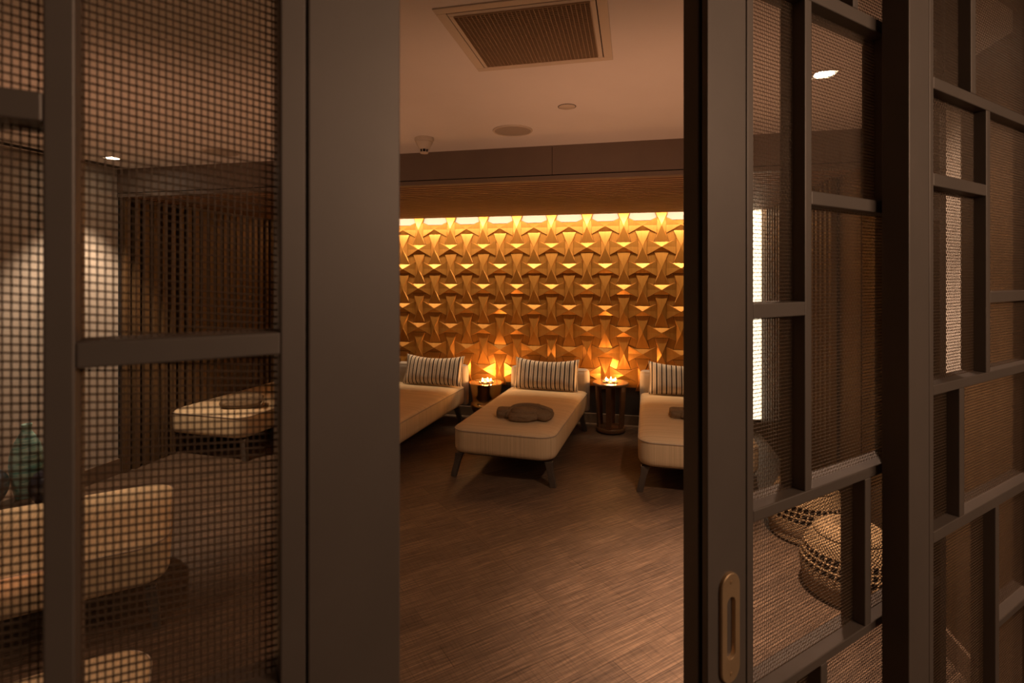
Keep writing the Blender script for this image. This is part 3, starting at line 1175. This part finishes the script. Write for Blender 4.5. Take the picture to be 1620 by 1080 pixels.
def downlight(p, label, power, ang=75, aim=None, rot=0.0, blend=.6, col=(1.0, .67, .47)):
    o = empty('recessed_downlight', (p[0], p[1], ZC), rot)
    tag(o, label, 'downlight', 'lit square downlights')
    h = .052
    mb = MB()
    ring_frame(mb, h - .010, h - .010, h, h, -.004, 0)
    mb.build('bezel', M_PLASTIC, o, bevel=.001)
    MB().lathe([(0, -.0022), (.038, -.0022), (.038, -.0006), (0, -.0006)], 32, cap0=False, cap1=False).build('lens', M_LAMP, o)
    spot((p[0], p[1], ZC - .02), power, ang, aim, blend, col)
    return o


def spot(loc, power, ang=75, aim=None, blend=.6, col=(1.0, .67, .47), size=.035):
    ld = bpy.data.lights.new('downlight_or_fill_beam', 'SPOT')
    ld.energy, ld.color, ld.spot_size, ld.spot_blend, ld.shadow_soft_size = power, col, math.radians(ang), blend, size
    lo = bpy.data.objects.new('downlight_or_fill_beam', ld)
    lo.location = loc
    if aim:
        d = Vector(aim) - Vector(loc)
        lo.rotation_euler = d.to_track_quat('-Z', 'Y').to_euler()
    COL.objects.link(lo)
    return lo


pr = at_z(1304, 117, ZC)
pL = at_z(178, 250, ZC)
downlight(pr, 'lit square downlight above the wicker baskets', 120, 140, blend=1.0)
spot((pr.x, pr.y, ZC - .02), 540, 68, None, .9, (1.0, .67, .48))
downlight(pL, 'lit square downlight by the left wall and slot vent', 160, 78, col=(1.0, .72, .50))

# slot vent in the ceiling along the left wall
se = at_z(178, 266, ZC)
lv = empty('slot_vent', (XL + .085, se.y, ZC))
tag(lv, 'long black slot air vent in the ceiling along the left wall', 'air vent')
for k in range(3):
    MB().box(-.040 + k * .028, -.020 + k * .028, -4.5, 0, -.003, -.0006).build('slot', M_DARK, lv)
MB().box(-.045, .042, -4.5, .012, -.0012, -.0002).build('frame', M_PLASTIC, lv)

# ------------------------------------------------------------------ lights of the place, plus added ceiling fill
WARM = (1.0, .60, .28)


def area(name, loc, sx, sy, power, col, rot=(0, 0, 0), spread=PI):
    ld = bpy.data.lights.new(name, 'AREA')
    ld.shape, ld.size, ld.size_y, ld.energy, ld.color, ld.spread = 'RECTANGLE', sx, sy, power, col, spread
    lo = bpy.data.objects.new(name, ld)
    lo.location, lo.rotation_euler = loc, rot
    COL.objects.link(lo)
    return lo


# cove strip over the relief, upright strip in the right corner
area('cove_led_strip', ((XL + XR) / 2, YSB + .03, ZS + .10), XR - XL - .1, .02, 54, (1.0, .73, .47), (math.radians(24), 0, 0))
wlt = empty('wall_light', ((XG1 + XR) / 2 + .01, YB - .004, 0))
tag(wlt, 'tall narrow glowing wall light beside the upright slats, seen through the right mesh', 'wall light')
MB().box(-.068, .068, -.020, 0, .13, ZS + .12).build('housing', M_PLASTIC, wlt, bevel=.002)
MB().box(-.062, .062, -.026, -.0195, .14, ZS + .11).build('diffuser', M_DIFF, wlt)
# other downlights of the room that stand outside the picture
for (x, y, w) in ((-3.1, .9, 40), (-1.9, -.2, 40)):
    spot((x, y, ZC - .02), w, 145, None, 1.0)
# unseen upward spots, added near the floor only to brighten the ceiling
for (ux, uy) in ((-3.05, .35), (-2.4, 1.2), (-1.6, 1.2), (-.8, 1.2), (0.0, 1.2), (.36, 1.45)):
    spot((ux, uy, .03), 36, 58, (ux + .1, uy + 1.55, ZC), .9, (1.0, .46, .25), .05)
# corridor lights
qc = D2 * 1.5 - N2 * 1.5
area('corridor_light', (qc.x, qc.y, 2.25), 1.2, .5, 28, (1.0, .68, .46), (math.radians(62), 0, ANG))

w = bpy.data.worlds.new('dark_building')
w.use_nodes = True
w.node_tree.nodes['Background'].inputs[0].default_value = (.01, .008, .006, 1)
w.node_tree.nodes['Background'].inputs[1].default_value = .2
S.world = w

# ------------------------------------------------------------------ camera
cd = bpy.data.cameras.new('camera')
cd.sensor_width, cd.sensor_fit = 36.0, 'HORIZONTAL'
cd.lens = F / 1620 * 36
cd.shift_y = -(540 - V0) / 1620
cd.clip_start = .02
cd.dof.use_dof = True
cd.dof.focus_distance = 2.2
cd.dof.aperture_fstop = 5.8
cam = bpy.data.objects.new('camera', cd)
cam.location = (0, 0, H)
cam.rotation_euler = (PI / 2, 0, PHI)
COL.objects.link(cam)
S.camera = cam

S.view_settings.view_transform = 'Standard'
S.view_settings.look = 'None'
S.view_settings.exposure = 0.0
S.view_settings.gamma = 1.0
S.view_settings.use_curve_mapping = False
S.cycles.use_denoising = True
S.cycles.max_bounces = 10
S.cycles.diffuse_bounces = 6
S.cycles.sample_clamp_indirect = 6.0
